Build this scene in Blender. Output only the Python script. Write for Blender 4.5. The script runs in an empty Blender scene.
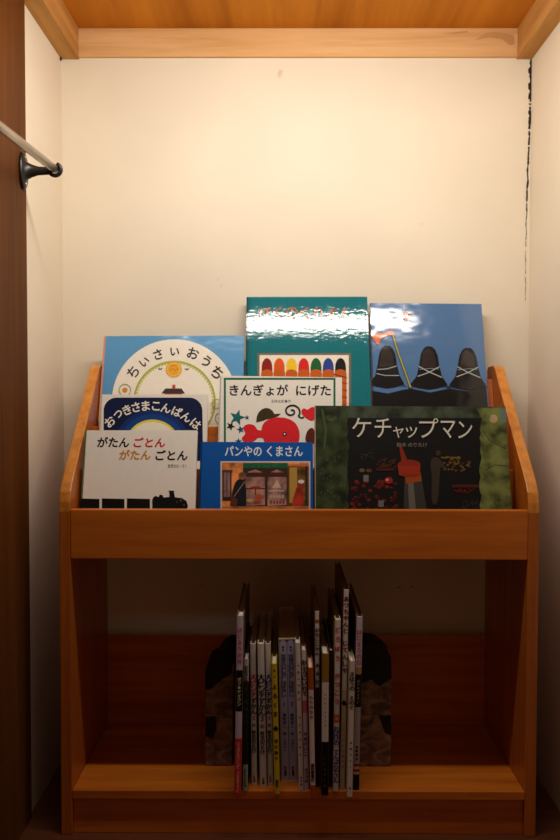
import bpy, bmesh, math, random
from mathutils import Vector, Matrix, noise

sc = bpy.context.scene
C = sc.collection
S = 0.01                                    # everything below is written in centimetres

# ------------------------------------------------------------------ camera
CAM_H, PITCH, YAW, ROLL, FPX = 72.1254, .034, -.0043, .0016, 825.0
cp, sp, cy, sy = math.cos(PITCH), math.sin(PITCH), math.cos(YAW), math.sin(YAW)
CF = Vector((sy*cp, cy*cp, -sp)); RT = Vector((cy, -sy, 0)); UP = RT.cross(CF)
CR = RT*math.cos(ROLL) + UP*math.sin(ROLL)
CU = -RT*math.sin(ROLL) + UP*math.cos(ROLL)
CPOS = Vector((0, 0, CAM_H))
cd = bpy.data.cameras.new('camera'); cam = bpy.data.objects.new('camera', cd); C.objects.link(cam)
cam.matrix_world = Matrix(((CR.x, CU.x, -CF.x, 0), (CR.y, CU.y, -CF.y, 0), (CR.z, CU.z, -CF.z, CAM_H*S), (0, 0, 0, 1)))
cd.sensor_fit = 'VERTICAL'; cd.sensor_height = 36; cd.sensor_width = 24; cd.lens = 36*FPX/840
cd.clip_start = 0.02
cd.dof.use_dof = True; cd.dof.focus_distance = 1.40; cd.dof.aperture_fstop = 3.5
sc.camera = cam

# ------------------------------------------------------------------ world, exposure
LAMP_POWER = 77.0
LAMP_TILT = 46.0
LAMP_COLOR = (1.0, 0.935, 0.84)
w = bpy.data.worlds.new('dim_room'); sc.world = w; w.use_nodes = True
w.node_tree.nodes['Background'].inputs[0].default_value = (1.0, 0.50, 0.24, 1)
w.node_tree.nodes['Background'].inputs[1].default_value = 0.10
sc.view_settings.view_transform = 'Standard'; sc.view_settings.look = 'None'
sc.view_settings.exposure = 0.0; sc.view_settings.gamma = 1.0
sc.view_settings.use_curve_mapping = False

# ------------------------------------------------------------------ materials
def lin(c):
    return tuple((x/255/12.92 if x/255 <= .04045 else ((x/255+.055)/1.055)**2.4) for x in c) + (1,)
def new_mat(name):
    m = bpy.data.materials.new(name); m.use_nodes = True
    nt = m.node_tree; b = nt.nodes['Principled BSDF']
    return m, nt, b
def N(nt, t, **kw):
    n = nt.nodes.new(t)
    for k, v in kw.items(): setattr(n, k, v)
    return n
def bump(nt, b, src, strength, dist=.001, name='Normal'):
    bp = N(nt, 'ShaderNodeBump'); bp.inputs['Strength'].default_value = strength; bp.inputs['Distance'].default_value = dist
    nt.links.new(src, bp.inputs['Height']); nt.links.new(bp.outputs[0], b.inputs[name]); return bp
def coords(nt, scale, rot=(0, 0, 0), kind='Object'):
    tc = N(nt, 'ShaderNodeTexCoord'); mp = N(nt, 'ShaderNodeMapping')
    mp.inputs['Scale'].default_value = scale; mp.inputs['Rotation'].default_value = rot
    nt.links.new(tc.outputs[kind], mp.inputs[0]); return mp.outputs[0]
def ramp(nt, src, stops):
    r = N(nt, 'ShaderNodeValToRGB'); e = r.color_ramp.elements
    while len(e) < len(stops): e.new(.5)
    for el, (p, c) in zip(e, stops): el.position = p; el.color = c if len(c) == 4 else (*c, 1)
    nt.links.new(src, r.inputs[0]); return r.outputs[0]
def wood(name, light, dark, axis='x', rough=.42, coat=.25, scale=1.0, rot=(0, 0, 0), bstr=.15):
    m, nt, b = new_mat(name); b.inputs['Specular IOR Level'].default_value = .5 if coat else .12
    a, c = 1.6*scale, 26*scale
    sca = {'x': (a, c, c), 'y': (c, a, c), 'z': (c, c, a)}[axis]
    co = coords(nt, sca, rot)
    n1 = N(nt, 'ShaderNodeTexNoise'); n1.inputs['Scale'].default_value = 1.6; n1.inputs['Detail'].default_value = 5; n1.inputs['Distortion'].default_value = .6
    nt.links.new(co, n1.inputs[0])
    n2 = N(nt, 'ShaderNodeTexNoise'); n2.inputs['Scale'].default_value = 9; n2.inputs['Detail'].default_value = 3
    nt.links.new(co, n2.inputs[0])
    mx = N(nt, 'ShaderNodeMath', operation='MULTIPLY_ADD'); mx.inputs[1].default_value = .3
    nt.links.new(n2.outputs[0], mx.inputs[0]); nt.links.new(n1.outputs[0], mx.inputs[2])
    col = ramp(nt, mx.outputs[0], [(.45, dark), (.62, [(x+y)/2 for x, y in zip(light, dark)]), (.82, light)])
    nt.links.new(col, b.inputs['Base Color'])
    b.inputs['Roughness'].default_value = rough; b.inputs['Coat Weight'].default_value = coat; b.inputs['Coat Roughness'].default_value = .25
    bump(nt, b, mx.outputs[0], bstr, .0006)
    return m
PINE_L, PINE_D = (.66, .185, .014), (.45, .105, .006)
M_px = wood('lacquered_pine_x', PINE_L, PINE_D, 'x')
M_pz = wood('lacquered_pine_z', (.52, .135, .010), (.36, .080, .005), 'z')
M_pedge = wood('pine_edge', (.72, .28, .036), (.50, .16, .015), 'y', rot=(0.35, 0, 0), scale=1.6, rough=.35)
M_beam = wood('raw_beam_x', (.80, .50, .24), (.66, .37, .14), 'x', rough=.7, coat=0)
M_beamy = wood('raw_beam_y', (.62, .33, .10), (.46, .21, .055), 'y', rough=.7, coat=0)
M_ply = wood('ceiling_plywood', (.66, .24, .020), (.44, .14, .010), 'y', rough=.75, coat=0, scale=.35)
M_post = wood('brown_post', (.14, .045, .008), (.085, .025, .004), 'z', rough=.6, coat=0, scale=.6)
M_floor = wood('dark_floorboard', (.14, .040, .012), (.08, .022, .007), 'x', rough=.45, coat=.1)

def plaster(name, col):
    m, nt, b = new_mat(name)
    co = coords(nt, (1, 1, 1))
    n = N(nt, 'ShaderNodeTexNoise'); n.inputs['Scale'].default_value = 5; n.inputs['Detail'].default_value = 6
    nt.links.new(co, n.inputs[0])
    c = ramp(nt, n.outputs[0], [(.3, [x*.93 for x in col]), (.7, col)])
    v = N(nt, 'ShaderNodeTexNoise'); v.inputs['Scale'].default_value = 17; v.inputs['Detail'].default_value = 4
    nt.links.new(co, v.inputs[0])
    spot = ramp(nt, v.outputs[0], [(.73, (1, 1, 1)), (.78, (.62, .5, .36))])
    mx = N(nt, 'ShaderNodeMix', data_type='RGBA', blend_type='MULTIPLY'); mx.inputs[0].default_value = .6
    nt.links.new(c, mx.inputs[6]); nt.links.new(spot, mx.inputs[7]); nt.links.new(mx.outputs[2], b.inputs['Base Color'])
    b.inputs['Roughness'].default_value = .85
    f = N(nt, 'ShaderNodeTexNoise'); f.inputs['Scale'].default_value = 120; nt.links.new(co, f.inputs[0])
    bump(nt, b, f.outputs[0], .25, .0004)
    return m
M_wall = plaster('cream_wallpaper', (.86, .77, .62))

def plain(name, col, rough=.6, metal=0, coat=0):
    m, nt, b = new_mat(name)
    co = coords(nt, (1, 1, 1))
    n = N(nt, 'ShaderNodeTexNoise'); n.inputs['Scale'].default_value = 60; nt.links.new(co, n.inputs[0])
    c = ramp(nt, n.outputs[0], [(.3, [x*.93 for x in col[:3]]), (.7, list(col[:3]))])
    nt.links.new(c, b.inputs['Base Color'])
    b.inputs['Roughness'].default_value = rough; b.inputs['Metallic'].default_value = metal; b.inputs['Coat Weight'].default_value = coat
    return m
M_black = plain('black_iron', (.012, .011, .010), .35)
M_steel = plain('brushed_steel', (.55, .50, .43), .32, 1)
M_crack = plain('crack_dark', (.02, .012, .006), .9)
M_housing = plain('white_housing', (.8, .8, .78), .5)
M_paper = plain('page_paper', (.80, .74, .62), .8)
M_case = plain('kraft_slipcase', (.55, .40, .23), .6)

# printed book surfaces: one material per ink and finish
_ink = {}
def ink(rgb, finish='matte'):
    key = (tuple(rgb), finish)
    if key in _ink: return _ink[key]
    m, nt, b = new_mat('ink_%s' % finish)
    c = lin(rgb); co = coords(nt, (1, 1, 1))
    n = N(nt, 'ShaderNodeTexNoise'); n.inputs['Scale'].default_value = 90 if finish != 'mottled' else 38
    n.inputs['Detail'].default_value = 5
    nt.links.new(co, n.inputs[0])
    if finish == 'mottled': st = [(.36, [x*.35 for x in c[:3]]), (.62, [min(1, x*1.7) for x in c[:3]])]
    else: st = [(.3, [x*.96 for x in c[:3]]), (.7, list(c[:3]))]
    nt.links.new(ramp(nt, n.outputs[0], st), b.inputs['Base Color'])
    if finish == 'laminate':                      # wrinkled clear film over the cover
        b.inputs['Roughness'].default_value = .6; b.inputs['Specular IOR Level'].default_value = .1; b.inputs['Coat Weight'].default_value = 1; b.inputs['Coat Roughness'].default_value = .02
        f = N(nt, 'ShaderNodeTexNoise'); f.inputs['Scale'].default_value = 1; f.inputs['Detail'].default_value = 4
        nt.links.new(coords(nt, (85, 85, 150)), f.inputs[0])
        bump(nt, b, f.outputs[0], .9, .00020, 'Coat Normal')
    elif finish == 'film':                        # smooth slightly wavy film
        b.inputs['Roughness'].default_value = .6; b.inputs['Specular IOR Level'].default_value = .1; b.inputs['Coat Weight'].default_value = 1; b.inputs['Coat Roughness'].default_value = .11
        f = N(nt, 'ShaderNodeTexNoise'); f.inputs['Scale'].default_value = 1; f.inputs['Detail'].default_value = 2
        nt.links.new(coords(nt, (14, 14, 20)), f.inputs[0])
        bump(nt, b, f.outputs[0], 1.0, .0015, 'Coat Normal')
    else:
        b.inputs['Roughness'].default_value = .55; b.inputs['Specular IOR Level'].default_value = .18
    _ink[key] = m; return m

# ------------------------------------------------------------------ mesh helpers
class MB:
    def __init__(s): s.v = []; s.f = []; s.m = []; s.mats = []
    def mi(s, m):
        if m not in s.mats: s.mats.append(m)
        return s.mats.index(m)
    def add(s, vs, fs, m):
        o = len(s.v); s.v += [tuple(v) for v in vs]; k = s.mi(m)
        for f in fs: s.f.append([i+o for i in f]); s.m.append(k)
    def box(s, x0, x1, y0, y1, z0, z1, m):
        vs = [(x, y, z) for z in (z0, z1) for y in (y0, y1) for x in (x0, x1)]
        s.add(vs, [(0, 2, 3, 1), (4, 5, 7, 6), (0, 1, 5, 4), (2, 6, 7, 3), (0, 4, 6, 2), (1, 3, 7, 5)], m)
    def prism_x(s, pts, x0, x1, m):               # outline in (y, z) swept along x
        n = len(pts); vs = [(x0, *p) for p in pts] + [(x1, *p) for p in pts]
        s.add(vs, [tuple(range(n)), tuple(range(2*n-1, n-1, -1))] + [(i, i+n, (i+1) % n+n, (i+1) % n) for i in range(n)], m)
    def prism_y(s, pts, y0, y1, m):               # outline in (x, z) swept along y
        n = len(pts); vs = [(p[0], y0, p[1]) for p in pts] + [(p[0], y1, p[1]) for p in pts]
        s.add(vs, [tuple(range(n)), tuple(range(2*n-1, n-1, -1))] + [(i, i+n, (i+1) % n+n, (i+1) % n) for i in range(n)], m)
    def tube(s, pts, r, m, n=16, caps=True):
        pts = [Vector(p) for p in pts]; rs = r if isinstance(r, (list, tuple)) else [r]*len(pts); vs = []
        for i, p in enumerate(pts):
            d = (pts[min(i+1, len(pts)-1)]-pts[max(i-1, 0)]).normalized()
            a = d.orthogonal().normalized() if i == 0 else (a - d*a.dot(d)).normalized()
            b = d.cross(a)
            vs += [p+(a*math.cos(t)+b*math.sin(t))*rs[i] for t in [2*math.pi*j/n for j in range(n)]]
        fs = [(i*n+j, i*n+(j+1) % n, (i+1)*n+(j+1) % n, (i+1)*n+j) for i in range(len(pts)-1) for j in range(n)]
        if caps: fs += [tuple(range(n-1, -1, -1)), tuple(range((len(pts)-1)*n, len(pts)*n))]
        s.add(vs, fs, m)
    def build(s, name, parent=None, bevel=0, smooth=False, fix=True, seg=2):
        me = bpy.data.meshes.new(name)
        me.from_pydata([(a*S, b*S, c*S) for a, b, c in s.v], [], s.f)
        for m in s.mats: me.materials.append(m)
        me.polygons.foreach_set('material_index', s.m)
        if fix:
            bm = bmesh.new(); bm.from_mesh(me); bmesh.ops.recalc_face_normals(bm, faces=bm.faces)
            if bevel: bmesh.ops.bevel(bm, geom=list(bm.edges), offset=bevel*S, segments=seg, affect='EDGES', profile=.6, clamp_overlap=True)
            bm.to_mesh(me); bm.free()
        if smooth: me.polygons.foreach_set('use_smooth', [True]*len(me.polygons))
        o = bpy.data.objects.new(name, me); C.objects.link(o)
        if parent: o.parent = parent
        return o
def tag(o, label=None, cat=None, group=None, kind=None):
    if label: o['label'] = label
    if cat: o['category'] = cat
    if group: o['group'] = group
    if kind: o['kind'] = kind
    return o
def empty(name, loc, rot=(0, 0, 0)):
    o = bpy.data.objects.new(name, None); C.objects.link(o); o.empty_display_size = .03
    o.location = [a*S for a in loc]; o.rotation_euler = rot; return o
def struct(name, mb, parent=None, **k):
    o = mb.build(name, parent, **k)
    if not parent: o['kind'] = 'structure'
    return o
def bx(name, dims, m, parent=None, bevel=.12, **k):
    b = MB(); b.box(*dims, m); return b.build(name, parent, bevel, **k)

# ------------------------------------------------------------------ the alcove (setting)
XL, XR, D = -43.12, 47.79, 161.75
ZB, ZC, BF, WL, WR = 136.4, 142.0, 161.0, -39.6, 44.8
YF = 104.0                                    # front of the alcove
o = bx('floor', (-90, 95, 60, D+2, -3, 0), M_floor, bevel=0); o['kind'] = 'structure'
o = bx('ceiling', (XL-2, XR+2, YF, D+2, ZC, ZC+1.2), M_ply, bevel=0); o['kind'] = 'structure'
# back wall: a finely gridded sheet, very slightly uneven
b = MB(); b.box(XL-1, XR+1, D, D+3, -1, ZC+1, M_wall); struct('wall_back', b)
b = MB(); b.box(XL-3, XL, YF, D+3, -1, ZC+1, M_wall); struct('wall_left', b)
b = MB(); b.box(XR, XR+3, YF, D+3, -1, ZC+1, M_wall); wr = struct('wall_right', b)
# ragged open seam in the back right corner
random.seed(4)
b = MB(); pts = []
zt, zb_ = 136.3, 90.0; n = 150
for i in range(n+1):
    t = i/n; z = zt+(zb_-zt)*t
    wd = (.46*(1-t)**1.1+.08)*(.45+1.0*random.random())*(1 if t < .65 else .7)
    off = -.42*math.sin(t*2.6)+.20*noise.noise(Vector((t*23, 0, 0)))*(1.6-t) - .1
    pts.append((min(XR+.30+off-.7*t, XR-wd/2), wd, z))
for (xa, wa, za), (xb, wb, zz) in zip(pts, pts[1:]):
    if random.random() < .03+.22*(za < 104): continue
    b.prism_y([(xa-wa/2, za), (xa+wa/2, za), (xb+wb/2, zz), (xb-wb/2, zz)], D-.06, D+.2, M_crack)
crk = b.build('corner_crack', wr, fix=True); crk['label'] = 'ragged black crack running down the corner'
# peeled paper lip beside the seam near the top
b = MB()
for i in range(26):
    xa, wa, za = pts[i]; xb, wb, zz = pts[i+1]
    b.prism_y([(xa+wa/2+.05, za), (xa+wa/2+.32, za), (xb+wb/2+.32, zz), (xb+wb/2+.05, zz)], D-.18, D, M_wall)
b.build('peeled_edge', wr)
# small scratches in the wallpaper
M_scr = plain('wall_scratch', (.50, .38, .25), .9)
b = MB()
for (x, z, l, a) in ((-12.9, 94.0, 1.2, 1.1), (-12.2, 92.8, 1.5, .9), (-12.0, 95.6, .6, 1.9), (41.2, 84.3, .7, .1), (36.5, 71.5, .6, .4), (22.8, 33.6, 1.3, .2), (25.4, 33.8, 1.2, .5), (-16, 34, .8, .1)):
    dx, dz = math.cos(a)*l/2, math.sin(a)*l/2; t = .06 if z > 60 else .3
    b.prism_y([(x-dx, z-dz), (x+dz*t, z-dx*t), (x+dx, z+dz), (x-dz*t, z+dx*t)], D-.02, D+.1, M_scr)
wb = [o for o in C.objects if o.name == 'wall_back'][0]
b.build('wall_scratch', wb)
# beams round the top
o = bx('trim_1', (WL-.05, WR+.05, BF, D, ZB+.2, ZC), M_beam, bevel=.08); o['kind'] = 'structure'
o = bx('trim_2', (XL, WL, YF, D, ZB-.05, ZC), M_beamy, bevel=.08); o['kind'] = 'structure'
o = bx('trim_3', (WR, XR, YF, D, ZB-.05, ZC), M_beamy, bevel=.08); o['kind'] = 'structure'
# knot and saw marks on the back beam
M_knot = plain('beam_knot', (.60, .32, .12), .7)
b = MB()
b.prism_y([(36.6, 139.7), (38.6, 141.0), (40.6, 141.3), (44.1, 140.6), (44.3, 138.9), (43.4, 138.7), (41.8, 139.9), (39.4, 140.2)], BF-.03, BF+.2, M_knot)
b.prism_y([(30.5, 141.0), (35.2, 141.5), (35.4, 141.2), (32.5, 140.8)], BF-.03, BF+.2, M_knot)
b.build('knot', bpy.data.objects['trim_1'])
# front lintel that carries the lamp, and wooden post flush with the left wall
o = bx('trim_4', (XL-6, XR+6, YF-4, YF, 128.5, ZC+2), M_beamy, bevel=.1); o['kind'] = 'structure'
o = bx('trim_5', (XL-4, -42.5, 84, 137.2, 0, ZC), M_post, bevel=.12); o['kind'] = 'structure'
M_gap = M_crack
# small dark shadow-gap wedges where the side beams meet the back wall
o = bx('joint_gap', (XL+.02, XL+.3, D-1.2, D-.8, ZB-.6, ZB-.06), M_crack, bpy.data.objects['trim_2'], 0)

# ------------------------------------------------------------------ lamp under the lintel
M_led, nt, pb = new_mat('warm_tube')
pb.inputs['Base Color'].default_value = (.9, .85, .75, 1)
pb.inputs['Emission Color'].default_value = (*LAMP_COLOR, 1); pb.inputs['Emission Strength'].default_value = LAMP_POWER
lamp = tag(empty('panel_lamp', (3, 111.0, 131.2), (math.radians(-LAMP_TILT), 0, 0)), 'slim warm white panel lamp hung below the alcove ceiling, facing the back wall', 'lamp')
b = MB(); b.box(-34, 34, -1.6, -.1, -1.9, 1.9, M_housing); b.build('housing', lamp, .15)
b = MB(); b.box(-33, 33, -.1, .02, -1.4, 1.4, M_housing); dfz = b.build('diffuser', lamp)
dfz.data.materials.append(M_led)
for p in dfz.data.polygons:
    if p.normal.y > .9: p.material_index = 1
for x in (-20, 20):
    q = 10.2; b = MB(); b.tube([(x, -.85, 1.6), (x, -.85-(q-1.6)*math.sin(math.radians(LAMP_TILT))*-1, 1.6+(q-1.6)*math.cos(math.radians(LAMP_TILT)))], .35, M_housing, 10); b.build('stem', lamp)

# ------------------------------------------------------------------ clothes rod and its bracket
rod = tag(empty('hanging_rod', (-42.5, 135.0, 107.9)), 'steel hanging rod on a black iron bracket, fixed to the left post', 'rod')
b = MB()
for i in range(1):
    fl = [(0.02, 0, 0), (0.35, 0, 0), (.5, 0, 0)]
    n = 24; ring = lambda x, r: [(x, math.cos(t)*r*.62, math.sin(t)*r) for t in [2*math.pi*j/n for j in range(n)]]
    prof = [(0, .01), (0, 3.0), (.35, 3.0), (.55, 2.7), (.7, 1.5), (1.6, 1.05), (2.6, .72), (4.4, .62), (4.8, .62)]
    vs = []; [vs.extend(ring(x, r)) for x, r in prof]
    fs = [(i*n+j, i*n+(j+1) % n, (i+1)*n+(j+1) % n, (i+1)*n+j) for i in range(len(prof)-1) for j in range(n)]
    fs.append(tuple(range((len(prof)-1)*n, len(prof)*n)))
    b.add(vs, fs, M_black)
# hook cup that wraps under the rod end
arc = [(5.4+.95*math.cos(t), -.2, .15+.95*math.sin(t)) for t in [math.radians(a) for a in range(-200, 75, 15)]]
b.tube(arc, .34, M_black, 10)
br = b.build('bracket', rod, smooth=True)
for (yy, zz) in ((0, 2.1), (0, -2.1)):
    b = MB(); b.tube([(.4, yy, zz), (.75, yy, zz)], [.38, .28], M_steel, 12); b.build('screw', br, smooth=True)
b = MB(); b.tube([(5.4, -.1, .25), (3.8, -22, .25), (2.6, -37.5, .25)], .66, M_steel, 24)
b.build('rod', rod, smooth=True)
b = MB(); b.tube([(0, -38, .25), (4.0, -38, .25)], .6, M_black, 12); b.tube([(0, -38, .25), (.4, -38, .25)], 2.2, M_black, 20)
b.build('bracket', rod)

# ------------------------------------------------------------------ bookcase
BX, W, TH, Y0 = 2.49, 36.75, 1.81, 131.8
case = tag(empty('bookcase', (BX, Y0, 0)), 'orange pine children\'s display bookcase with stepped racks over an open lower shelf', 'bookcase')
prof = [(0, 0), (27.8, 0), (27.8, 76.2), (27.2, 77.0), (23.2, 77.1), (21.8, 76.5), (20.6, 75.2), (11.4, 66.4), (3.2, 59.0), (1.6, 57.4), (.6, 56.0), (.1, 54.4), (0, 53)]
for s in (-1, 1):
    xa, xb = (-W-TH, -W) if s < 0 else (W, W+TH)
    b = MB(); b.prism_x(prof, xa, xb, M_pz)
    me = b
    pan = b.build('side_panel', case, bevel=.18)
    pan.data.materials.append(M_pedge)
    for p in pan.data.polygons:                      # sawn edge grain on the sloping front edge
        if abs(p.normal.x) < .5 and p.center.z > .50: p.material_index = 1
def cb(name, x0, x1, y0, y1, z0, z1, m=M_px, bevel=.12): return bx(name, (x0, x1, y0, y1, z0, z1), m, case, bevel)
G = .02
cb('front_rail', -W+G, W-G, 0, 1.5, 45.2, 53.2, bevel=.16)
cb('display_floor', -W+G, W-G, 1.5, 8.6, 45.9, 46.65)
cb('display_lip', -W+G, W-G, 8.6, 9.6, 50.0, 58.9)
cb('display_floor', -W+G, W-G, 9.6, 15.5, 52.2, 52.95)
cb('display_lip', -W+G, W-G, 15.5, 16.3, 57.0, 65.9)
cb('display_floor', -W+G, W-G, 16.3, 25.2, 58.4, 59.15)
tn = math.tan(math.radians(19.5))
b = MB(); b.prism_x([(18.4, 59.2), (18.4+15.4*tn, 74.6), (19.4+15.4*tn, 74.6), (19.4, 59.2)], -W+G, W-G, M_px); b.build('backrest', case, .08)
cb('shelf', -W+G, W-G, 0.0, 27.3, 5.95, 7.4, bevel=.14)
cb('back_panel', -W+G, W-G, 26.7, 27.7, 7.42, 24.9)
cb('kick_board', -W+G, W-G, .7, 2.0, 0, 5.93)

# ------------------------------------------------------------------ lettering and print
_glyph = {}
def glyphs(txt):
    if txt not in _glyph:
        c = bpy.data.curves.new('lettering', 'FONT'); c.body = txt; c.resolution_u = 3
        t = bpy.data.objects.new('lettering', c)
        me = bpy.data.meshes.new_from_object(t)
        vs = [(v.co.x, v.co.y) for v in me.vertices]; fs = [tuple(p.vertices) for p in me.polygons]
        bpy.data.objects.remove(t); bpy.data.curves.remove(c); bpy.data.meshes.remove(me)
        _glyph[txt] = (vs, fs)
    return _glyph[txt]

class Print:
    """Flat print laid on the front (y = 0) plane of a book; shapes are measured off the
    photograph onto the cover plane and stored in the cover's own coordinates."""
    def __init__(s, mb, mw, finish='matte', size=(9, 20)):
        s.size = size; s.inc = 1; s.mb = mb; s.inv = mw.inverted(); s.lv = 0; s.fin = finish
    def loc(s, u, w):
        d = CF + CR*((u-280)/FPX) + CU*((420-w)/FPX)
        o = s.inv @ CPOS; q = s.inv.to_3x3() @ d
        k = -o.y/q.y; return (o.x+q.x*k, o.z+q.z*k)
    def put(s, pts2, faces, rgb, fin=None, px=True):
        s.lv += s.inc; y = -.005*s.lv
        P = [s.loc(*p) for p in pts2] if px else pts2
        hw, H = s.size
        if any(abs(a) > hw or b < 0 or b > H for a, b in P):             # keep the print on the board
            for f in faces:
                q = [P[i] for i in f]
                for ax, sg, lim in ((0, 1, hw), (0, -1, hw), (1, 1, H), (1, -1, 0)):
                    r = []
                    for i, c in enumerate(q):
                        d = q[i-1]; ic = sg*c[ax] <= lim; id_ = sg*d[ax] <= lim
                        if ic != id_:
                            t = (sg*lim-d[ax])/(c[ax]-d[ax]); r.append((d[0]+(c[0]-d[0])*t, d[1]+(c[1]-d[1])*t))
                        if ic: r.append(c)
                    q = r
                    if len(q) < 3: break
                if len(q) >= 3: s.mb.add([(a, y, b) for a, b in q], [tuple(range(len(q)))], ink(rgb, fin or s.fin))
            return
        s.mb.add([(p[0], y, p[1]) for p in P], faces, ink(rgb, fin or s.fin))
    def poly(s, pts, rgb, fin=None): s.put(pts, [tuple(range(len(pts)))], rgb, fin)
    def blob(s, pts, rgb, fin=None, k=2):
        for _ in range(k):
            pts = [q for a, b in zip(pts, pts[1:]+pts[:1]) for q in ((a[0]*.75+b[0]*.25, a[1]*.75+b[1]*.25), (a[0]*.25+b[0]*.75, a[1]*.25+b[1]*.75))]
        s.poly(pts, rgb, fin)
    def rect(s, a, b, c, d, rgb, fin=None): s.poly([(a, d), (c, d), (c, b), (a, b)], rgb, fin)
    def frame(s, a, b, c, d, t, rgb):
        s.put([(a, b), (c, b), (c, d), (a, d), (a+t, b+t), (c-t, b+t), (c-t, d-t), (a+t, d-t)],
              [(0, 1, 5, 4), (1, 2, 6, 5), (2, 3, 7, 6), (3, 0, 4, 7)], rgb)
    def ell(s, cx, cy, rx, ry, rgb, n=28, a=0, fin=None):
        ca, sa = math.cos(a), math.sin(a)
        s.poly([(cx+rx*math.cos(t)*ca-ry*math.sin(t)*sa, cy+rx*math.cos(t)*sa+ry*math.sin(t)*ca) for t in [-2*math.pi*i/n for i in range(n)]], rgb, fin)
    def ring(s, cx, cy, r, t, rgb, n=60):
        s.put([(cx+q*math.cos(a), cy+q*math.sin(a)) for q in (r, r-t) for a in [2*math.pi*i/n for i in range(n)]],
              [(i, (i+1) % n, n+(i+1) % n, n+i) for i in range(n)], rgb)
    def line(s, pts, t, rgb):
        L = []; R = []
        for i, p in enumerate(pts):
            a = pts[max(i-1, 0)]; b = pts[min(i+1, len(pts)-1)]
            dx, dy = b[0]-a[0], b[1]-a[1]; l = math.hypot(dx, dy) or 1
            tt = t[i] if isinstance(t, (list, tuple)) else t
            L.append((p[0]-dy/l*tt/2, p[1]+dx/l*tt/2)); R.append((p[0]+dy/l*tt/2, p[1]-dx/l*tt/2))
        n = len(pts); s.put(L+R, [(i, i+1, n+i+1, n+i) for i in range(n-1)], rgb)
    def star(s, cx, cy, r, rgb, a0=-1.57):
        s.poly([(cx+(r if i % 2 == 0 else r*.42)*math.cos(a0+i*math.pi/5), cy+(r if i % 2 == 0 else r*.42)*math.sin(a0+i*math.pi/5)) for i in range(10)], rgb)
    def text(s, txt, x0, y0, x1, y1, rgb, bold=0, shear=0, fin=None):
        vs, fs = glyphs(txt)
        if not vs: return
        ax, bx_ = min(v[0] for v in vs), max(v[0] for v in vs); ay, by = min(v[1] for v in vs), max(v[1] for v in vs)
        P = [(x0+(v[0]-ax)/(bx_-ax)*(x1-x0)+shear*(v[1]-ay)/(by-ay)*(y1-y0), y1-(v[1]-ay)/(by-ay)*(y1-y0)) for v in vs]
        offs = [(0, 0)] if not bold else [(-bold/2, 0), (bold/2, 0), (0, bold/2), (0, -bold/2)]
        for dx, dy in offs: s.put([(a+dx, b+dy) for a, b in P], fs, rgb, fin)
        s.lv -= len(offs)-1
    def glyph(s, ch, cx, cy, size, rgb, ang=0, bold=0):
        vs, fs = glyphs(ch)
        ax, bx_ = min(v[0] for v in vs), max(v[0] for v in vs); ay, by = min(v[1] for v in vs), max(v[1] for v in vs)
        k = size/max(bx_-ax, by-ay); ca, sa = math.cos(ang), math.sin(ang)
        for dx, dy in ([(0, 0)] if not bold else [(-bold/2, 0), (bold/2, 0), (0, -bold/2), (0, bold/2)]):
            P = []
            for v in vs:
                X = (v[0]-(ax+bx_)/2)*k; Y = -(v[1]-(ay+by)/2)*k
                P.append((cx+X*ca-Y*sa+dx, cy+X*sa+Y*ca+dy))
            s.put(P, fs, rgb)
        s.lv -= (3 if bold else 0)

def display_book(name, X, Y, Z, Wd, H, tilt, roll, base, spine, finish, label, art, th=.9, edge=None):
    root = tag(empty(name, (X, Y, Z), (-math.radians(tilt), math.radians(roll), 0)), label, 'picture book', 'picture books shown face out on the stepped racks')
    mw = Matrix.Translation((X, Y, Z)) @ root.rotation_euler.to_matrix().to_4x4()
    b = MB(); bd = .22; hw = Wd/2
    b.box(-hw, hw, 0, bd, 0, H, ink(base, finish))                       # front board
    b.box(-hw, hw, th-bd, th, 0, H, ink(base, finish))                   # back board
    b.box(-hw-.02, -hw+.25, -.0, th, 0, H, ink(spine, finish))           # spine on the left edge
    p = Print(b, mw, finish, (hw, H)); art(p)
    b.build('cover', root, fix=False)
    g = MB(); g.box(-hw+.27, hw-.35, bd+.01, th-bd-.01, .3, H-.3, M_paper); g.build('pages', root)
    return root

WHT = (238, 232, 222)
def art_gatan(p):
    p.poly([(74, 512), (79.6, 512), (86.9, 429), (80, 429)], (20, 120, 60))
    p.text('がたん', 97, 437.2, 128.5, 447, (16, 14, 14), .7, .12)
    p.text('ごとん', 133.5, 437.8, 164.5, 447, (205, 30, 35), .7, .12)
    p.text('がたん', 119, 450, 150, 459.5, (205, 140, 30), .7, .12)
    p.text('ごとん', 155.5, 450.4, 187, 460, (16, 14, 14), .7, .12)
    p.text('安西水丸・さく', 168, 464.2, 186.5, 467.8, (60, 50, 45))
    K = (14, 12, 12)
    for a, c in ((79.5, 99.5), (102, 124.5), (127, 150)): p.poly([(a, 512), (c, 512), (c, 499), (a, 498.4)], K)
    p.poly([(152.5, 512), (186, 512), (188, 506), (186.5, 501), (182, 498.2), (175, 497.3), (173.8, 491.5), (174.8, 490.8), (168.5, 490.6), (169.3, 491.6), (169.6, 497), (163.5, 497.5), (162.5, 495), (159.8, 494.8), (158.5, 497.3), (156, 495.8), (153.5, 497.2), (152.2, 500)], K)
    p.ell(181, 500.5, .9, .9, (110, 105, 100)); p.ell(177, 502, .7, .7, (90, 86, 80)); p.ell(184, 505, .8, .8, (90, 86, 80))
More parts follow.
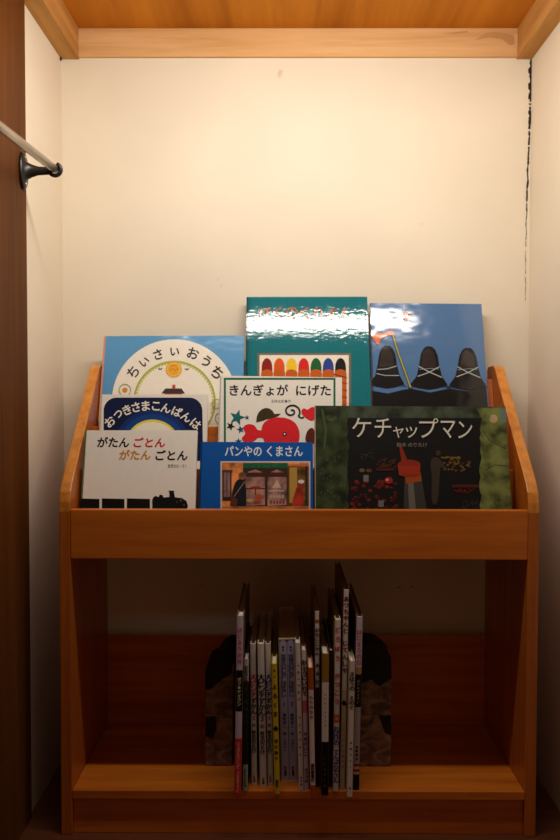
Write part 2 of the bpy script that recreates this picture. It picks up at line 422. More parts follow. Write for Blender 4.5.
def art_pan(p):
    p.text('パンやの くまさん', 225, 446.2, 302.5, 456.3, (225, 232, 235), .5)
    p.rect(220.5, 461.2, 310.3, 514, (205, 195, 190)); p.rect(222, 462.6, 308.8, 514, (196, 118, 62), 'mottled')
    p.rect(243, 463, 287.8, 515, (60, 38, 26)); p.rect(243, 463, 287.5, 468, (20, 92, 60))
    p.text('パンや', 252, 464, 279, 467.2, (60, 120, 70))
    for x0, x1 in ((245, 265), (267.5, 286.5)):
        cx = (x0+x1)/2; p.poly([(x0, 506), (x1, 505), (x1, 478), (x1-3, 472), (cx, 469.5), (x0+3, 472), (x0, 478)], (150, 110, 100), 'mottled')
        p.rect(x0+1, 472.5, x1-1, 477, (70, 35, 25))
    p.rect(246, 488, 265, 489.2, (90, 40, 28)); p.ell(255.5, 487.5, 5, 1.4, (150, 45, 25)); p.rect(254.8, 488.5, 256.2, 495, (120, 50, 30))
    p.ell(259.5, 497, 4.5, 2.6, (175, 80, 40)); p.ell(250, 500.5, 3.6, 2, (190, 150, 90)); p.ell(257, 502, 4, 1.6, (170, 60, 40))
    p.poly([(272, 488), (277, 480), (281, 488)], (200, 170, 150)); p.rect(269, 490.5, 284, 491.6, (190, 180, 160))
    for i in range(5): p.ell(270.6+i*3.1, 496.8, 1.2, 2.2, (185, 160, 140)); p.ell(271+i*3.1, 502, 1.1, 1.8, (150, 60, 40))
    p.rect(222.6, 470, 231.5, 500, (52, 36, 34)); p.rect(223.8, 472.5, 230.2, 497, (120, 92, 90), 'mottled'); p.rect(226.7, 472, 227.4, 498, (50, 34, 30)); p.rect(222.2, 470, 232.5, 472, (80, 62, 60))
    p.rect(288, 466.5, 308.8, 515, (92, 60, 26)); p.rect(289.5, 467.5, 297, 503, (178, 140, 60)); p.rect(297, 466.5, 305.5, 500, (110, 78, 34), 'mottled'); p.rect(305.5, 464, 307, 505, (40, 26, 20)); p.rect(288, 464.5, 308, 466.6, (190, 110, 60))
    # customer in a dark coat with a satchel, seen from behind
    p.blob([(233.5, 520), (246, 514), (246.5, 490), (245.3, 484), (243, 480.5), (239, 479), (235.5, 482), (232.8, 490), (231.5, 500), (233.8, 503)], (24, 24, 34))
    p.ell(242.5, 476.5, 3.4, 3.6, (140, 84, 60)); p.blob([(238.8, 477), (239, 473.6), (242, 472), (246.5, 473.5), (246.8, 475.4)], (84, 80, 60))
    p.line([(244.5, 482), (234, 497)], .8, (150, 120, 80)); p.poly([(230.2, 505), (236.5, 507), (237.5, 499), (231.5, 497)], (90, 46, 22))
    # shopkeeper: plain reddish figure in a white cap
    p.blob([(290.8, 512), (303.5, 508), (303.8, 496), (303, 489), (299.5, 486.5), (296, 488), (294.8, 494), (292.5, 500)], (142, 40, 22), 'mottled')
    p.ell(300.6, 484.8, 3.3, 3.2, (146, 48, 28)); p.ell(301.2, 481.8, 3.2, 1.9, (215, 210, 205))
    p.rect(222, 506.5, 308.8, 514, (150, 96, 58), 'mottled')
    p.line([(199.8, 460), (198.6, 512)], .6, (10, 60, 130))
def art_ketchup(p):
    random.seed(9)
    BK = (13, 11, 11)
    p.rect(313, 404, 508, 418, (50, 58, 46), 'mottled')
    left = [(314, 512)] + [(348.5+random.uniform(-1, 1.2), 512-i*4.6) for i in range(21)] + [(346, 410), (314, 406)]
    p.poly([(316, 404), (316, 515)] + [(348+random.uniform(-1.2, 1.4), 515-i*4.8) for i in range(22)] + [(344, 406)], (44, 54, 28), 'mottled')
    rt = [(480.5+random.uniform(-1.3, 1.3)-i*0+(i < 3)*0, 515-i*4.8) for i in range(22)]
    p.poly([(512.5, 515)] + [(506.5, 407)] + [(476.5, 408.5)] + rt[::-1], (92, 98, 52), 'mottled')
    p.poly([(500, 409), (506, 409), (507, 422), (501, 424)], (96, 118, 112)); p.ell(493.5, 419, 4, 4.4, (140, 120, 88), fin='mottled')
    p.line([(485, 470), (495, 465), (507, 466)], .7, (48, 58, 30)); p.line([(483, 431), (490, 441), (506, 449)], .7, (54, 66, 34))
    p.line([(322, 409), (326, 430), (324, 450)], 2.0, (66, 82, 44)); p.ell(331, 418, 6, 3, (72, 78, 46), fin='mottled')
    p.inc = .04
    for i in range(22):
        x, y = random.uniform(318, 345), random.uniform(455, 508); p.ell(x, y, .5, .9, (92, 94, 84), 8, .5)
    # market stall in the dark
    for i in range(60):
        p_x, p_y = random.uniform(352, 397), random.uniform(481, 511)
        if 371 < p_x < 374: continue
        c = random.choice([(84, 17, 14), (104, 23, 18), (64, 13, 12), (50, 11, 11)])
        p.ell(p_x, p_y, 2.3, 1.9, c, 12); p.ell(p_x-.5, p_y-.6, .6, .35, (130, 70, 62), 8)
    for x, y in ((366, 478), (381, 503.5)): p.rect(x-2.6, y-3, x+2.6, y+3.6, (112, 104, 104))
    for i in range(26): p.ell(random.uniform(376, 396), random.uniform(459, 467), 1.3, 1.0, (72, 36, 22), 8)
    p.rect(376, 468, 394, 471, (66, 26, 22))
    for i in range(16): p.ell(random.uniform(361, 373), random.uniform(452, 460), 1.1, .8, (46, 44, 40), 8)
    for x in (362, 369): p.ell(x, 470.5, 2.9, 1.9, (92, 72, 42), fin='mottled')
    for i in range(34): p.ell(random.uniform(444, 470), random.uniform(461, 471), 1.5, 1.1, random.choice([(84, 62, 26), (72, 32, 20), (100, 76, 34)]), 8)
    for i in range(12): p.ell(random.uniform(441, 466), 458+random.uniform(-1.5, 1.5), 1.8, .9, (104, 84, 34), 8)
    p.inc = 1; p.rect(452, 484.5, 479, 487.6, (70, 30, 18)); p.inc = .04
    for i in range(18): p.ell(random.uniform(455, 474), random.uniform(489, 493), 1.2, .8, (88, 22, 20), 8)
    for i in range(60): p.ell(random.uniform(462, 478), random.uniform(500, 512), .35, .35, (80, 84, 82), 5)
    p.inc = 1
    # shopper in the background
    p.blob([(431, 505), (438, 505), (439.5, 476), (440.5, 466), (444, 470), (445.5, 468), (441, 460), (436, 456.5), (431, 459), (430, 466), (432, 476)], (54, 46, 38))
    p.ell(438, 453, 2.6, 3, (62, 38, 24))
    # plain ketchup bottle with an orange-red cap
    p.poly([(403.5, 512), (427, 512), (420.5, 472), (404.5, 472)], (56, 52, 48)); p.poly([(409, 512), (416, 512), (412.5, 474), (407.5, 474)], (100, 94, 88))
    p.poly([(406, 484), (421.8, 481), (420, 472), (404.8, 472)], (150, 66, 24)); p.poly([(399, 446), (401.5, 446), (408, 462), (401.5, 463)], (128, 40, 24))
    p.ell(409, 465, 11.5, 5.2, (134, 38, 18)); p.poly([(397.8, 466), (420.2, 466), (419.5, 475.5), (399, 475.5)], (150, 46, 20)); p.ell(409.3, 475.3, 10.2, 1.6, (140, 40, 20))
    p.ell(388.5, 480.5, 4, 3.4, (150, 34, 26)); p.ell(387, 480, 1.4, 1.2, (205, 150, 140))
    for ch, x0, x1, y0, y1 in (('ケ', 352, 371, 418, 437.5), ('チ', 374.5, 391, 418.5, 438), ('ャ', 393, 403.5, 427, 438), ('ッ', 405.5, 417, 427, 438), ('プ', 419, 438, 418.5, 438), ('マ', 440.5, 455, 421, 438.5), ('ン', 458, 472, 421.5, 438.5)):
        p.text(ch, x0, y0, x1, y1, (206, 202, 188), 0)
    p.text('鈴木 のりたけ', 396.5, 442.8, 427, 447.2, (140, 132, 116))
    p.poly([(313.2, 515), (315.6, 515), (315.6, 404), (313.0, 404)], (168, 150, 130))
def art_moon(p):
    NV = (12, 24, 66); pts = []
    for cx, cy, a0 in ((189.5, 410, -90), (116.5, 410, -180)):
        pass
    R = 13
    pts = [(103.6, 440), (103.6, 397.6+R)] + [(103.6+R-R*math.cos(math.radians(a)), 397.6+R-R*math.sin(math.radians(a))) for a in range(0, 91, 10)] + \
          [(202.4-R+R*math.sin(math.radians(a)), 397.6+R-R*math.cos(math.radians(a))) for a in range(0, 91, 10)] + [(202.8, 440), (203.5, 461), (102.6, 461)]
    p.poly(pts[::-1], NV)
    p.ell(152.5, 446, 38, 36, (16, 46, 108), 50); p.ell(152.5, 446, 33, 32, (16, 62, 134), 50)
    p.ell(152.5, 447, 28, 27.5, (226, 214, 60), 50); p.ell(152.5, 447.6, 26.3, 25.8, (240, 234, 214), 50)
    for ch, x, y, a in (('お', 109.9, 421.6, -42), ('つ', 118.2, 414.4, -34), ('き', 127, 410, -24), ('さ', 136, 407.2, -13), ('ま', 145.8, 405.9, -4), ('こ', 156, 406.3, 4),
                        ('ん', 166, 408.2, 12), ('ば', 177, 411.8, 22), ('ん', 186.4, 417, 32), ('は', 195.8, 424.2, 38)):
        p.glyph(ch, x, y, 9.4 if ch not in 'つこ' else 8.2, (236, 232, 220), math.radians(a), .6)
def art_kingyo(p):
    p.frame(223.8, 377.8, 335.5, 470, 2.1, (24, 104, 70))
    p.text('きんぎょが', 229.8, 384.6, 288, 395.6, (22, 20, 20), .55); p.text('にげた', 296.3, 385.2, 330.6, 395.8, (22, 20, 20), .55)
    p.text('五味太郎◆作', 271, 399.6, 291, 403, (90, 84, 78))
    p.star(237.2, 417.6, 8.4, (24, 104, 104), -1.3); p.star(247, 417.6, 2.7, (40, 84, 130)); p.star(230.6, 426.2, 4.8, (34, 30, 32), -1.1); p.star(240.6, 429.6, 4.2, (34, 78, 124), -1.8)
    p.star(238.5, 441.5, 3.6, (34, 78, 124))
    p.poly([(256.2, 422.5), (256.8, 416.4), (258.6, 412.4), (262, 409.2), (265.5, 408), (269, 408.4), (272.2, 410.4), (274.6, 414.1), (278, 413.7), (281, 413.9), (277.5, 416.6), (272, 418.4), (266, 419.6), (260, 421.6)], (62, 50, 20))
    p.line([(263.4, 421), (264.2, 414), (267, 409)], .5, (30, 26, 14))
    # plain red fish
    RD = (222, 34, 42)
    p.blob([(261, 431), (263, 423), (270, 418.6), (278, 417.2), (287, 418), (295, 422), (299.4, 430), (299.8, 438), (297.5, 446), (270, 448), (264, 442)], RD)
    p.blob([(268, 428), (258, 431.5), (254.8, 425), (247.5, 423.6), (242, 427.8), (246.5, 433.5), (240.5, 438.5), (246, 443.5), (254.5, 441.4), (258.5, 436.6), (268, 440)], RD, None, 3)
    p.ell(284.6, 434, 2.1, 2.1, (40, 24, 24)); p.ell(284.6, 434, .9, .9, (236, 230, 222))
    sp_ = [(291.5+2.0*t*math.cos(3.1+2.15*t*1.05), 411.5+1.75*t*math.sin(3.1+2.15*t*1.05)) for t in [i*.18 for i in range(3, 26)]]
    p.line(sp_, 1.7, (30, 26, 28)); p.line([sp_[-1], (sp_[-1][0]+3.2, sp_[-1][1]+1.6), (sp_[-1][0]+5.6, sp_[-1][1]+.6)], 1.5, (30, 26, 28))
    p.blob([(300.6, 412.4), (303.2, 407.6), (307.5, 410.4), (312.5, 406), (317, 410), (315, 419), (311.5, 421), (305, 417.4)], RD)
    p.blob([(305, 442), (305.8, 434), (309, 428.5), (314, 427.6), (317, 442), (312, 444)], (92, 34, 24))
def art_house(p):
    p.poly([(90, 440), (98.6, 440), (106.0, 335), (100, 335)], (222, 150, 122))
    p.ell(174.5, 401.5, 62.6, 62.2, (244, 238, 224), 90)
    p.ring(174.5, 402, 41.3, 2.0, (170, 178, 70), 80)
    p.inc = .02
    for i in range(46):
        a = math.radians(-200+i*4.8); p.ell(174.5+38.4*math.cos(a), 402+38.6*math.sin(a), 1.4, .8, (196, 200, 96), 8, a+1.5)
    p.inc = 1
    for ch, x, y, s_, a in (('ち', 133, 372.2, 11, -47), ('い', 144.6, 362, 8.6, -35), ('さ', 158, 354.4, 10, -18), ('い', 174.8, 351.8, 8.4, 0), ('お', 193.2, 353.4, 11, 18), ('う', 206.4, 361.2, 10.5, 34), ('ち', 217, 372.4, 11.5, 47)):
        p.glyph(ch, x, y, s_, (34, 28, 26), math.radians(a), .45)
    p.ell(173.8, 369.6, 8.2, 7.9, (238, 172, 50)); p.ring(173.8, 369.6, 6.6, .6, (250, 214, 110), 30); p.line([(169.6, 371), (172.5, 368.6), (175.2, 370.8), (178, 368.4)], .8, (205, 120, 30)); p.line([(170.6, 366.6), (173.6, 365.4), (176.6, 366.4)], .7, (205, 120, 30))
    p.poly([(161.5, 393.6), (185, 393.6), (181.6, 388.6), (165.4, 388.6)], (62, 54, 52)); p.rect(165, 393.6, 182, 405, (180, 60, 50)); p.rect(172.4, 384.8, 175.4, 388.8, (206, 70, 60))
    p.ring(125, 390.2, 6.2, .9, (150, 160, 120), 30); p.ell(125, 390.2, 2.6, 2.4, (214, 140, 50)); p.ring(221, 418.6, 6.2, .9, (150, 160, 120), 30); p.ell(221, 418.6, 2.8, 2.6, (220, 130, 80))
    p.ring(216.5, 404, 5, .8, (170, 178, 90), 30)
    for x, y in ((160.5, 368.6), (187, 368.8)): p.line([(x-2, y), (x, y+.8), (x+2, y-.2)], .9, (110, 90, 80))
def art_crayon(p):
    p.line([(249.3, 297.2), (247.0, 408)], .7, (0, 62, 66)); p.line([(251.4, 297.2), (249.4, 408)], .4, (0, 84, 84))
    for i, ch in enumerate('ぼくのくれよん'): p.text(ch, 259.5+i*13.4, 307.2+(i == 4)*0, 259.5+i*13.4+(9.6 if ch == 'く' else 11.4), 318.6, (186, 112, 66), .4)
    p.rect(257.4, 353.2, 351.0, 420, (120, 108, 92)); p.rect(259.6, 355.2, 348.8, 420, (240, 232, 214))
    cols = [(140, 30, 20), (224, 84, 24), (240, 200, 40), (214, 40, 28), (24, 96, 48), (40, 66, 150), (24, 22, 24)]
    for i, c in enumerate(cols):
        cx = 267+i*12.25; p.poly([(cx+5.3*math.cos(t), 367.5-9.2*math.sin(t)*1.0) for t in [math.pi*k/16 for k in range(17)]]+[(cx-5.7, 376), (cx+5.7, 376)], c)
        p.poly([(cx+5.9*math.cos(t), 373.5-4*math.sin(t)) for t in [math.pi*k/12 for k in range(13)]]+[(cx-6, 412), (cx+6, 412)], (196, 92, 30))
    p.line([(334, 374.6), (347, 378)], .9, (60, 30, 14))
    for y in (383, 390, 397): p.line([(342, y), (347, y+.8)], .8, (110, 44, 18))
def art_blue(p):
    K = (9, 9, 12)
    p.poly([(368, 389), (374, 391), (388, 393.5), (402, 390), (411, 388.5), (430, 392.5), (449, 388.6), (467, 391), (484, 387.6), (486.4, 389), (489.5, 425), (368, 425)][::-1], K)
    for cx, tp, bs, hw_, dw in ((387, 345.6, 383.5, 17.4, 9.4), (428.8, 346.4, 384.5, 18.8, 9.8), (467.4, 348, 385, 18.4, 9.8)):
        L = [(cx-hw_, bs), (cx-dw*1.25, bs-8), (cx-dw, bs-19), (cx-dw*.82, tp+8), (cx-dw*.55, tp+2.2), (cx-2, tp), (cx+3, tp+.3), (cx+dw*.62, tp+3), (cx+dw*.9, tp+9), (cx+dw*1.05, bs-19), (cx+dw*1.35, bs-8), (cx+hw_, bs+.6), (cx+hw_*.5, bs+4), (cx, bs+5.4), (cx-hw_*.6, bs+3.6)]
        p.poly(L[::-1], K)
        p.poly([(cx-dw*.8, bs-17), (cx-dw*.6, tp+6), (cx-1, tp+2), (cx+dw*.5, tp+6), (cx+dw*.8, bs-17)][::-1], (44, 34, 32))
        if cx < 400: p.line([(cx-9.6, bs-14), (cx, bs-14.6), (cx+9.8, bs-17.5)], .8, (170, 180, 184)); p.line([(cx-10.5, bs-10), (cx-2, bs-8), (cx+12, bs-8)], .8, (170, 180, 184))
        else: p.line([(cx-10, bs-18), (cx, bs-12.6), (cx+13, bs-7)], .9, (180, 188, 190)); p.line([(cx-11, bs-8), (cx, bs-12), (cx+10.5, bs-17.6)], .9, (180, 188, 190)); p.line([(cx-9.8, bs-15), (cx+2, bs-16), (cx+10, bs-15.4)], .5, (150, 160, 164))
        for s_ in (-1, 1):
            for k in range(3): p.line([(cx+s_*(hw_-7+k*2.6), bs+1), (cx+s_*(hw_-4+k*3), bs+3.4)], .8, K)
    p.line([(392, 333), (398.5, 354), (410.6, 388)], 2.6, (40, 42, 30)); p.line([(392, 333), (398.5, 354), (410.6, 388)], 1.6, (170, 164, 84))
    p.poly([(369.2, 331.4), (376, 333.6), (384, 333), (390.5, 330.6), (393, 331), (394.4, 335.4), (387, 336), (381.5, 339), (378, 345.5), (374, 341)][::-1], (222, 112, 62))
    p.text('す', 401, 312, 411, 322.6, (226, 130, 70), .6)

display_book('picture_book', -24.14, 134.6, 46.95, 19.04, 19.37, 16, -.10, WHT, (20, 120, 60), 'matte', 'small white picture book with a black train, front left of the lowest display rack', art_gatan)
display_book('picture_book', -4.57, 134.6, 46.95, 18.96, 17.37, 16, .15, (0, 84, 168), (0, 66, 140), 'matte', 'blue picture book showing a bakery window scene, front centre of the rack', art_pan)
display_book('picture_book', 21.51, 134.6, 46.95, 32.62, 23.68, 16, .3, (15, 13, 13), (150, 134, 116), 'matte', 'wide dark picture book with a ketchup bottle and white katakana title, front right', art_ketchup, 1.0)
display_book('picture_book', -23.08, 142.9, 53.25, 19.14, 18.95, 14, -.09, (236, 230, 218), (230, 224, 212), 'matte', 'white picture book with a navy night sky and yellow moon, behind the train book', art_moon)
display_book('picture_book', -.75, 142.9, 53.25, 21.9, 22.30, 14, .75, (240, 235, 224), (232, 226, 214), 'matte', 'white picture book with green border, red fish and stars, behind the blue bakery book', art_kingyo, 1.0)
display_book('picture_book', -20.66, 148.6, 59.55, 26.55, 24.6, 19.5, -.35, (92, 158, 208), (222, 150, 122), 'film', 'sky blue picture book with a big white disc and arched title, back left', art_house)
display_book('picture_book', 4.57, 148.5, 59.55, 23.2, 32.86, 19.9, -.2, (0, 112, 124), (0, 84, 94), 'laminate', 'tall teal picture book with a row of coloured crayons, back centre', art_crayon)
display_book('picture_book', 27.0, 148.6, 59.55, 21.36, 31.38, 19.5, .45, (78, 118, 166), (66, 104, 150), 'film', 'blue picture book with three dark bell hats and an axe, back right', art_blue)

# ------------------------------------------------------------------ books standing on the lower shelf
ZS = 7.43
SG = 'picture books standing spine out on the lower shelf'
def spine_book(X, Y, Wd, H, roll, Dp, bands, texts, label, cover=(70, 50, 40), top=(214, 196, 166), name='picture_book', fan=0, soft=False, grp=SG):
    """bands: (from, to, colour) in fractions of the height measured from the top; texts: (string, from, to, colour, size)"""
    root = tag(empty(name, (X, Y, ZS+.02), (0, math.radians(roll), 0)), label, 'picture book', grp)
    hw = Wd/2; t = min(.17, Wd*.17)
    b = MB()
    # boards: the front corner of each board stands a little proud, boards drift apart at the far end when the book gapes
    for s in (-1, 1):
        o0 = s*hw; o1 = s*(hw+0) ; i0 = s*(hw-t); c = ink(cover, 'matte')
        sh = fan
        vs = [(o0, .1, 0), (i0, .1, 0), (o0+sh, Dp, 0), (i0+sh, Dp, 0), (o0, .1, H), (i0, .1, H), (o0+sh, Dp, H), (i0+sh, Dp, H)]
        b.add(vs, [(0, 1, 3, 2), (4, 6, 7, 5), (0, 4, 5, 1), (2, 3, 7, 6), (0, 2, 6, 4), (1, 5, 7, 3)], c)
    # rounded spine, split in coloured bands
    n = 6; arc = [(-hw+Wd*i/n, .12-.14*math.sin(math.pi*i/n)) for i in range(n+1)]
    for (a, z, col) in bands:
        z1, z0 = H*(1-a), H*(1-z)
        vs = [(x, y, zz) for zz in (z0, z1) for x, y in arc] + [(x, .3, zz) for zz in (z0, z1) for x in (-hw+.01, hw-.01)]
        m = n+1
        fs = [(i, i+1, m+i+1, m+i) for i in range(n)] + [tuple(range(m))[::-1]+(2*m, 2*m+1), tuple(range(m, 2*m))+(2*m+3, 2*m+2), (2*m, 0, m, 2*m+2), (n, 2*m+1, 2*m+3, m+n)]
        b.add(vs, fs, ink(col, 'matte'))
    # upright lettering, one character under another
    for (s_, a, z, col, sz) in texts:
        chars = list(s_); step = (z-a)*H/len(chars)
        for i, ch in enumerate(chars):
            if ch == ' ': continue
            vs, fs = glyphs(ch)
            ax, bb = min(v[0] for v in vs), max(v[0] for v in vs); ay, by = min(v[1] for v in vs), max(v[1] for v in vs)
            k = min(sz*Wd*1.05, step*1.08)/max(bb-ax, by-ay, .3); zc = H*(1-a)-step*(i+.5)
            bo = .055*sz
            for q_, (dx, dz) in enumerate(((0, 0), (-bo, 0), (bo, 0), (0, bo))):
                b.add([((v[0]-(ax+bb)/2)*k+dx, -.035-.002*q_, zc+(v[1]-(ay+by)/2)*k+dz) for v in vs], fs, ink(col, 'matte'))
    b.build('cover', root, fix=False)
    g = MB(); q = hw-t-.01; e = .35
    vs = []
    for zz in (.2, H-.45):
        vs += [(-q, .32, zz), (q, .32, zz), (q+fan, Dp-.4, zz), (-q+fan, Dp-.4, zz)]
    g.add(vs, [(0, 1, 2, 3), (4, 7, 6, 5), (0, 4, 5, 1), (1, 5, 6, 2), (2, 6, 7, 3), (3, 7, 4, 0)], M_paper)
    g.build('pages', root)
    return root
LV = (196, 186, 206); WH = (214, 204, 204); K1 = (26, 24, 26); RDD = (196, 36, 60)
spine_book(-7.25, 130.0, 1.12, 29.09, .83, 24, [(0, .30, LV), (.30, .53, (16, 18, 16)), (.53, .68, LV), (.68, 1, (204, 44, 40))],
           [('はじまりの時', .06, .27, (196, 70, 110), .62), ('ボブ・ディラン', .34, .50, (210, 206, 196), .5), ('いつまでもいっしょに うたえますように', .70, .98, (236, 170, 150), .55)],
           'leftmost spine, lavender top, black middle and red lower band, taller than its neighbour', cover=(120, 92, 64))
spine_book(-6.11, 131.66, .86, 21.63, .48, 21, [(0, .17, WH), (.17, .80, (30, 40, 30)), (.80, 1, (176, 176, 156))],
           [('おおきな', .05, .17, (60, 50, 50), .7), ('き がほしい', .20, .5, (70, 82, 74), .6), ('さとうさとる', .83, .97, (50, 46, 40), .5)],
           'short dark green spine with a white head, beside the lavender, black and red one', cover=(26, 34, 26))
for (x, y, wd, h, rl, c, num, lb) in ((-4.70, 133.71, .90, 23.45, -.59, RDD, '2', 'white spine with red title and numeral 2, left of the matching three'),
                                     (-3.20, 133.04, 1.08, 23.66, -1.1, (30, 28, 30), '3', 'white spine with black title, middle of the matching three'),
                                     (-2.04, 133.73, .86, 23.45, -1.12, (30, 50, 160), '1', 'white spine with blue title, right of the matching three')):
    spine_book(x, y, wd, h, rl, 21.5, [(0, 1, WH)], [('大ピンチ', .21, .38, c, .95), ('ずかん', .38, .50, K1, .9), (num, .50, .545, c, .7), ('の', .56, .59, K1, .55), ('鈴木のりたけ', .61, .77, K1, .7), ('小学館', .93, .98, K1, .35)], lb, cover=(206, 190, 160))
spine_book(-.91, 130.7, .90, 21.15, -1.44, 19.5, [(0, 1, (206, 178, 30))], [('★', .03, .07, K1, .5), ('★', .08, .11, K1, .3), ('よるくま', .14, .42, K1, .8), ('♣', .46, .53, K1, .8), ('酒井駒子', .57, .75, (60, 52, 20), .6), ('偕成社', .89, .95, (60, 52, 20), .5)],
           'only yellow spine on the lower shelf', cover=(176, 150, 30))
# boxed pair in a slipcase
sroot = tag(empty('slipcase', (1.09, 134.98, ZS+.02), (0, math.radians(-1.2), 0)), 'open fronted card slipcase holding two lavender volumes', 'slipcase')
b = MB(); H_, W_, D_ = 24.0, 2.72, 20.0
b.box(-W_/2, W_/2, 0, D_, H_-.16, H_, M_case); b.box(-W_/2, W_/2, 0, D_, 0, .16, M_case)
b.box(-W_/2, -W_/2+.1, 0, D_, .16, H_-.16, M_case); b.box(W_/2-.1, W_/2, 0, D_, .16, H_-.16, M_case); b.box(-W_/2, W_/2, D_-.12, D_, .16, H_-.16, M_case)
b.box(-W_/2, W_/2, -.02, .12, H_-.18, H_+.01, ink((222, 206, 178))); b.box(-W_/2, W_/2, -.02, .06, -.0, .14, ink((222, 206, 178)))
b.build('case', sroot)
a_ = math.radians(-1.2)
for s_, num, lb in ((-1, '1', 'left lavender volume inside the slipcase, numeral 1 on its spine'), (1, '2', 'right lavender volume inside the slipcase, numeral 2 on its spine')):
    r = spine_book(1.09+s_*.63*math.cos(a_)+.18*math.sin(a_), 135.0, 1.2, 23.55, -1.2, 19.6, [(0, 1, (176, 168, 200) if s_ < 0 else (170, 164, 206))],
               [('絵本', .04, .085, K1, .3), ('世界のむかしばなし', .10, .40, (84, 78, 104), .72), (num, .44, .47, (60, 54, 80), .5), ('瀬田貞二 訳', .52, .68, (56, 52, 74), .4), ('太田大八', .70, .80, (96, 90, 116), .35), ('のら書店', .90, .97, K1, .4)], lb, cover=(150, 140, 170), grp='lavender volumes in the slipcase')
    r.location.z += .19*S
spine_book(2.99, 131.86, .80, 24.2, -1.5, 21.5, [(0, 1, WH)], [('へらべったい', .13, .40, (60, 54, 54), .5), ('うたのえほん', .48, .78, (90, 82, 82), .42), ('福音館', .90, .97, K1, .35)], 'thin white spine with fine grey lettering, directly right of the slipcase', cover=(196, 176, 150))
spine_book(3.85, 132.07, .80, 23.0, -1.27, 21, [(0, .34, WH), (.34, .36, WH), (.36, .45, (200, 110, 130)), (.45, 1, (196, 186, 206))], [('おふろにいれて', .07, .33, K1, .9), ('せなけいこ', .58, .76, (50, 44, 60), .7), ('ポプラ社', .84, .95, (60, 50, 60), .6)], 'white and lilac spine with a small pink patch under bold black title', cover=(150, 70, 50))
spine_book(4.82, 129.76, .84, 20.84, -1.2, 23, [(0, .17, (166, 88, 26)), (.17, .91, WH), (.91, 1, (170, 72, 34))], [('もりのなか', .21, .40, (90, 80, 80), .6), ('福音館書店', .74, .88, K1, .65)], 'short white spine with orange-brown head and foot bands', cover=(190, 84, 40))
spine_book(5.72, 133.11, .68, 28.92, -.42, 20.5, [(0, .045, WH), (.045, .065, (150, 84, 50)), (.065, .43, WH), (.43, 1, (74, 44, 30))], [('おなじじかん', .09, .25, (50, 46, 46), .85), ('あるひ', .28, .42, (70, 56, 50), .8)], 'tall narrow white spine turning dark brown in its lower half', cover=(160, 120, 84))
spine_book(6.73, 130.23, 1.18, 22.95, .10, 20, [(0, .20, (150, 112, 40)), (.20, .62, (216, 204, 204)), (.62, 1, (14, 13, 14))], [('もりのへなそうる', .27, .52, (150, 110, 110), .25), ('こどものとも', .72, .95, (96, 96, 92), .3)], 'spine with ochre head, white middle and black lower third', cover=(90, 66, 36))
spine_book(7.80, 133.12, .62, 22.52, .10, 19, [(0, 1, (70, 34, 30))], [('ふしぎな ともだち', .05, .35, (110, 70, 64), .6)], 'dark reddish brown narrow spine between ochre-headed and red-lettered ones', cover=(56, 34, 26))
spine_book(8.54, 131.6, .90, 28.04, .59, 22, [(0, .55, WH), (.55, .60, (214, 100, 50)), (.60, 1, WH)], [('どろぼう', .03, .25, RDD, .85), ('がっこう', .30, .50, RDD, .85), ('●', .56, .59, (236, 160, 90), .5), ('おばけの てんぷらやさん', .62, .95, (40, 70, 160), .85)], 'white spine with red lettering above, orange mark and blue lettering below', cover=(196, 170, 120))
spine_book(9.68, 132.45, .84, 32.7, .96, 23, [(0, .50, WH), (.50, 1, (196, 176, 152))], [('あっちゃんと', .03, .22, (110, 24, 30), .9), ('じてんしゃ', .25, .42, (110, 24, 30), .9), ('♞', .54, .59, K1, .9), ('こどものとも傑作集', .66, .90, (150, 130, 110), .4)], 'tallest spine of the lower shelf, white with dark red lettering', cover=(150, 116, 80))
spine_book(10.69, 129.8, .84, 21.97, .89, 18, [(0, 1, WH)], [('まほうの えのぐ', .08, .36, K1, .8), ('林明子さく', .58, .80, (60, 56, 60), .4), ('福', .92, .95, (140, 120, 120), .4)], 'short white spine with black title leaning on the tallest one', cover=(206, 180, 130))
spine_book(11.89, 132.13, 1.05, 28.39, .95, 24, [(0, .29, LV), (.29, .33, (170, 140, 80)), (.33, .52, (18, 18, 18)), (.52, .85, (168, 158, 170)), (.85, .865, (150, 40, 44)), (.865, .88, (200, 180, 150)), (.88, .895, (150, 40, 44)), (.895, .91, (200, 180, 150)), (.91, 1, (20, 32, 26))],
           [('はじまりの日', .07, .28, (190, 70, 110), .65), ('ボブ・ディラン', .36, .5, (150, 146, 140), .4), ('岩崎書店', .74, .83, K1, .4)], 'rightmost spine, lavender head over black, with thin red and cream stripes low down', cover=(110, 84, 60))

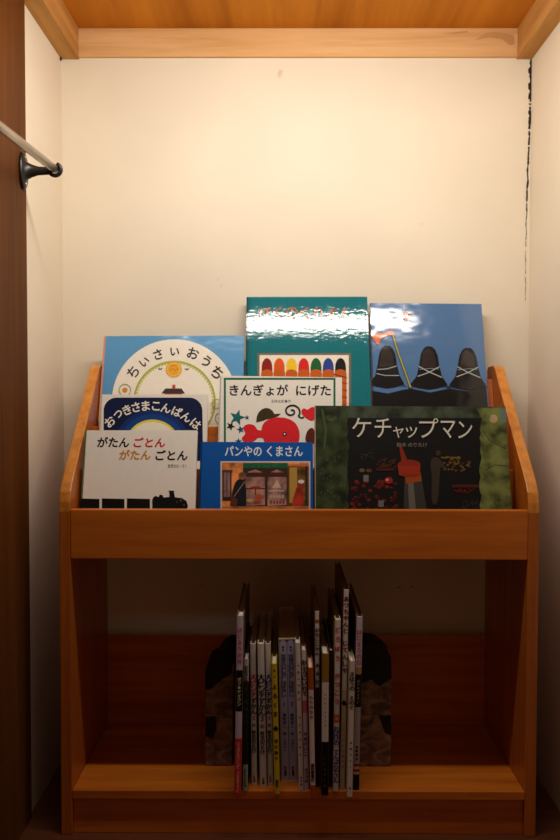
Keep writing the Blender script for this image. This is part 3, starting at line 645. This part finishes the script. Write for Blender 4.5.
# ------------------------------------------------------------------ mottled bookends
M_be, nt, pb = new_mat('mottled_stone')
co = coords(nt, (22, 22, 34))
n1 = N(nt, 'ShaderNodeTexNoise'); n1.inputs['Scale'].default_value = 1.5; n1.inputs['Detail'].default_value = 6; n1.inputs['Distortion'].default_value = 1.2
nt.links.new(co, n1.inputs[0])
nt.links.new(ramp(nt, n1.outputs[0], [(.34, (.09, .05, .04)), (.5, (.22, .14, .11)), (.68, (.42, .32, .26))]), pb.inputs['Base Color'])
pb.inputs['Roughness'].default_value = .55; bump(nt, pb, n1.outputs[0], .6, .002)
M_bark = plain('black_bark', (.012, .010, .009), .85)
def bookend(outline, capline, x0, patch, label):
    root = tag(empty('bookend', (x0, 140.6, ZS)), label, 'bookend', 'pair of mottled bookends')
    # body as a subdivided, slightly lumpy slab
    for nm, ol, mat, y0, y1, amp in (('body', outline, M_be, 0, 7.0, .16), ('dark_cap', capline, M_bark, -.15, 7.15, .35)):
        b = MB(); b.prism_y([(x-x0, z-ZS) for x, z in ol], y0, y1, mat)
        o = b.build(nm, root, bevel=.35, smooth=True)
        bm = bmesh.new(); bm.from_mesh(o.data)
        bmesh.ops.triangulate(bm, faces=bm.faces[:])
        for _ in range(3): bmesh.ops.subdivide_edges(bm, edges=[e for e in bm.edges if e.calc_length() > .006], cuts=1, use_grid_fill=False); bmesh.ops.triangulate(bm, faces=bm.faces[:])
        for v in bm.verts:
            if v.co.z*100 < .4: continue
            d = noise.noise(v.co*38)*amp*S
            v.co.y += d; v.co.z += d*.6; v.co.x += d*.35
        bm.to_mesh(o.data); bm.free()
        if nm == 'dark_cap': o['label'] = 'irregular black top'
        if nm == 'body': bod = o
    b = MB(); b.prism_y([(x-x0, z-ZS) for x, z in patch], -.14, .3, M_bark); b.build('dark_patch', root, bevel=.05)
bookend([(-13.45, ZS), (-8.75, ZS), (-8.35, 25.5), (-10.2, 24.8), (-13.4, 22.6)], [(-13.5, 20.6), (-12.2, 20.9), (-10.6, 22.6), (-8.8, 23.4), (-8.3, 28.3), (-9.2, 28.6), (-10.4, 27.7), (-11.6, 26.0), (-12.9, 25.2), (-13.45, 23.9)], -11,
        [(-13.4, 16.0), (-11.7, 16.2), (-11.5, 13.8), (-12.2, 12.3), (-13.4, 12.6)], 'mottled stone bookend with black top, left end of the standing books')
bookend([(13.2, ZS), (18.75, ZS), (18.7, 24.2), (16.6, 25.4), (13.4, 25.2)], [(13.3, 21.6), (15.2, 22.6), (16.6, 21.4), (18.75, 22.8), (18.6, 26.4), (17.6, 27.8), (16.4, 28.6), (14.5, 28.9), (13.4, 28.6)], 15.8,
        [(16.6, 16.3), (18.6, 16.4), (18.65, 12.9), (17.6, 13.4)], 'mottled stone bookend with black top, right end of the standing books')
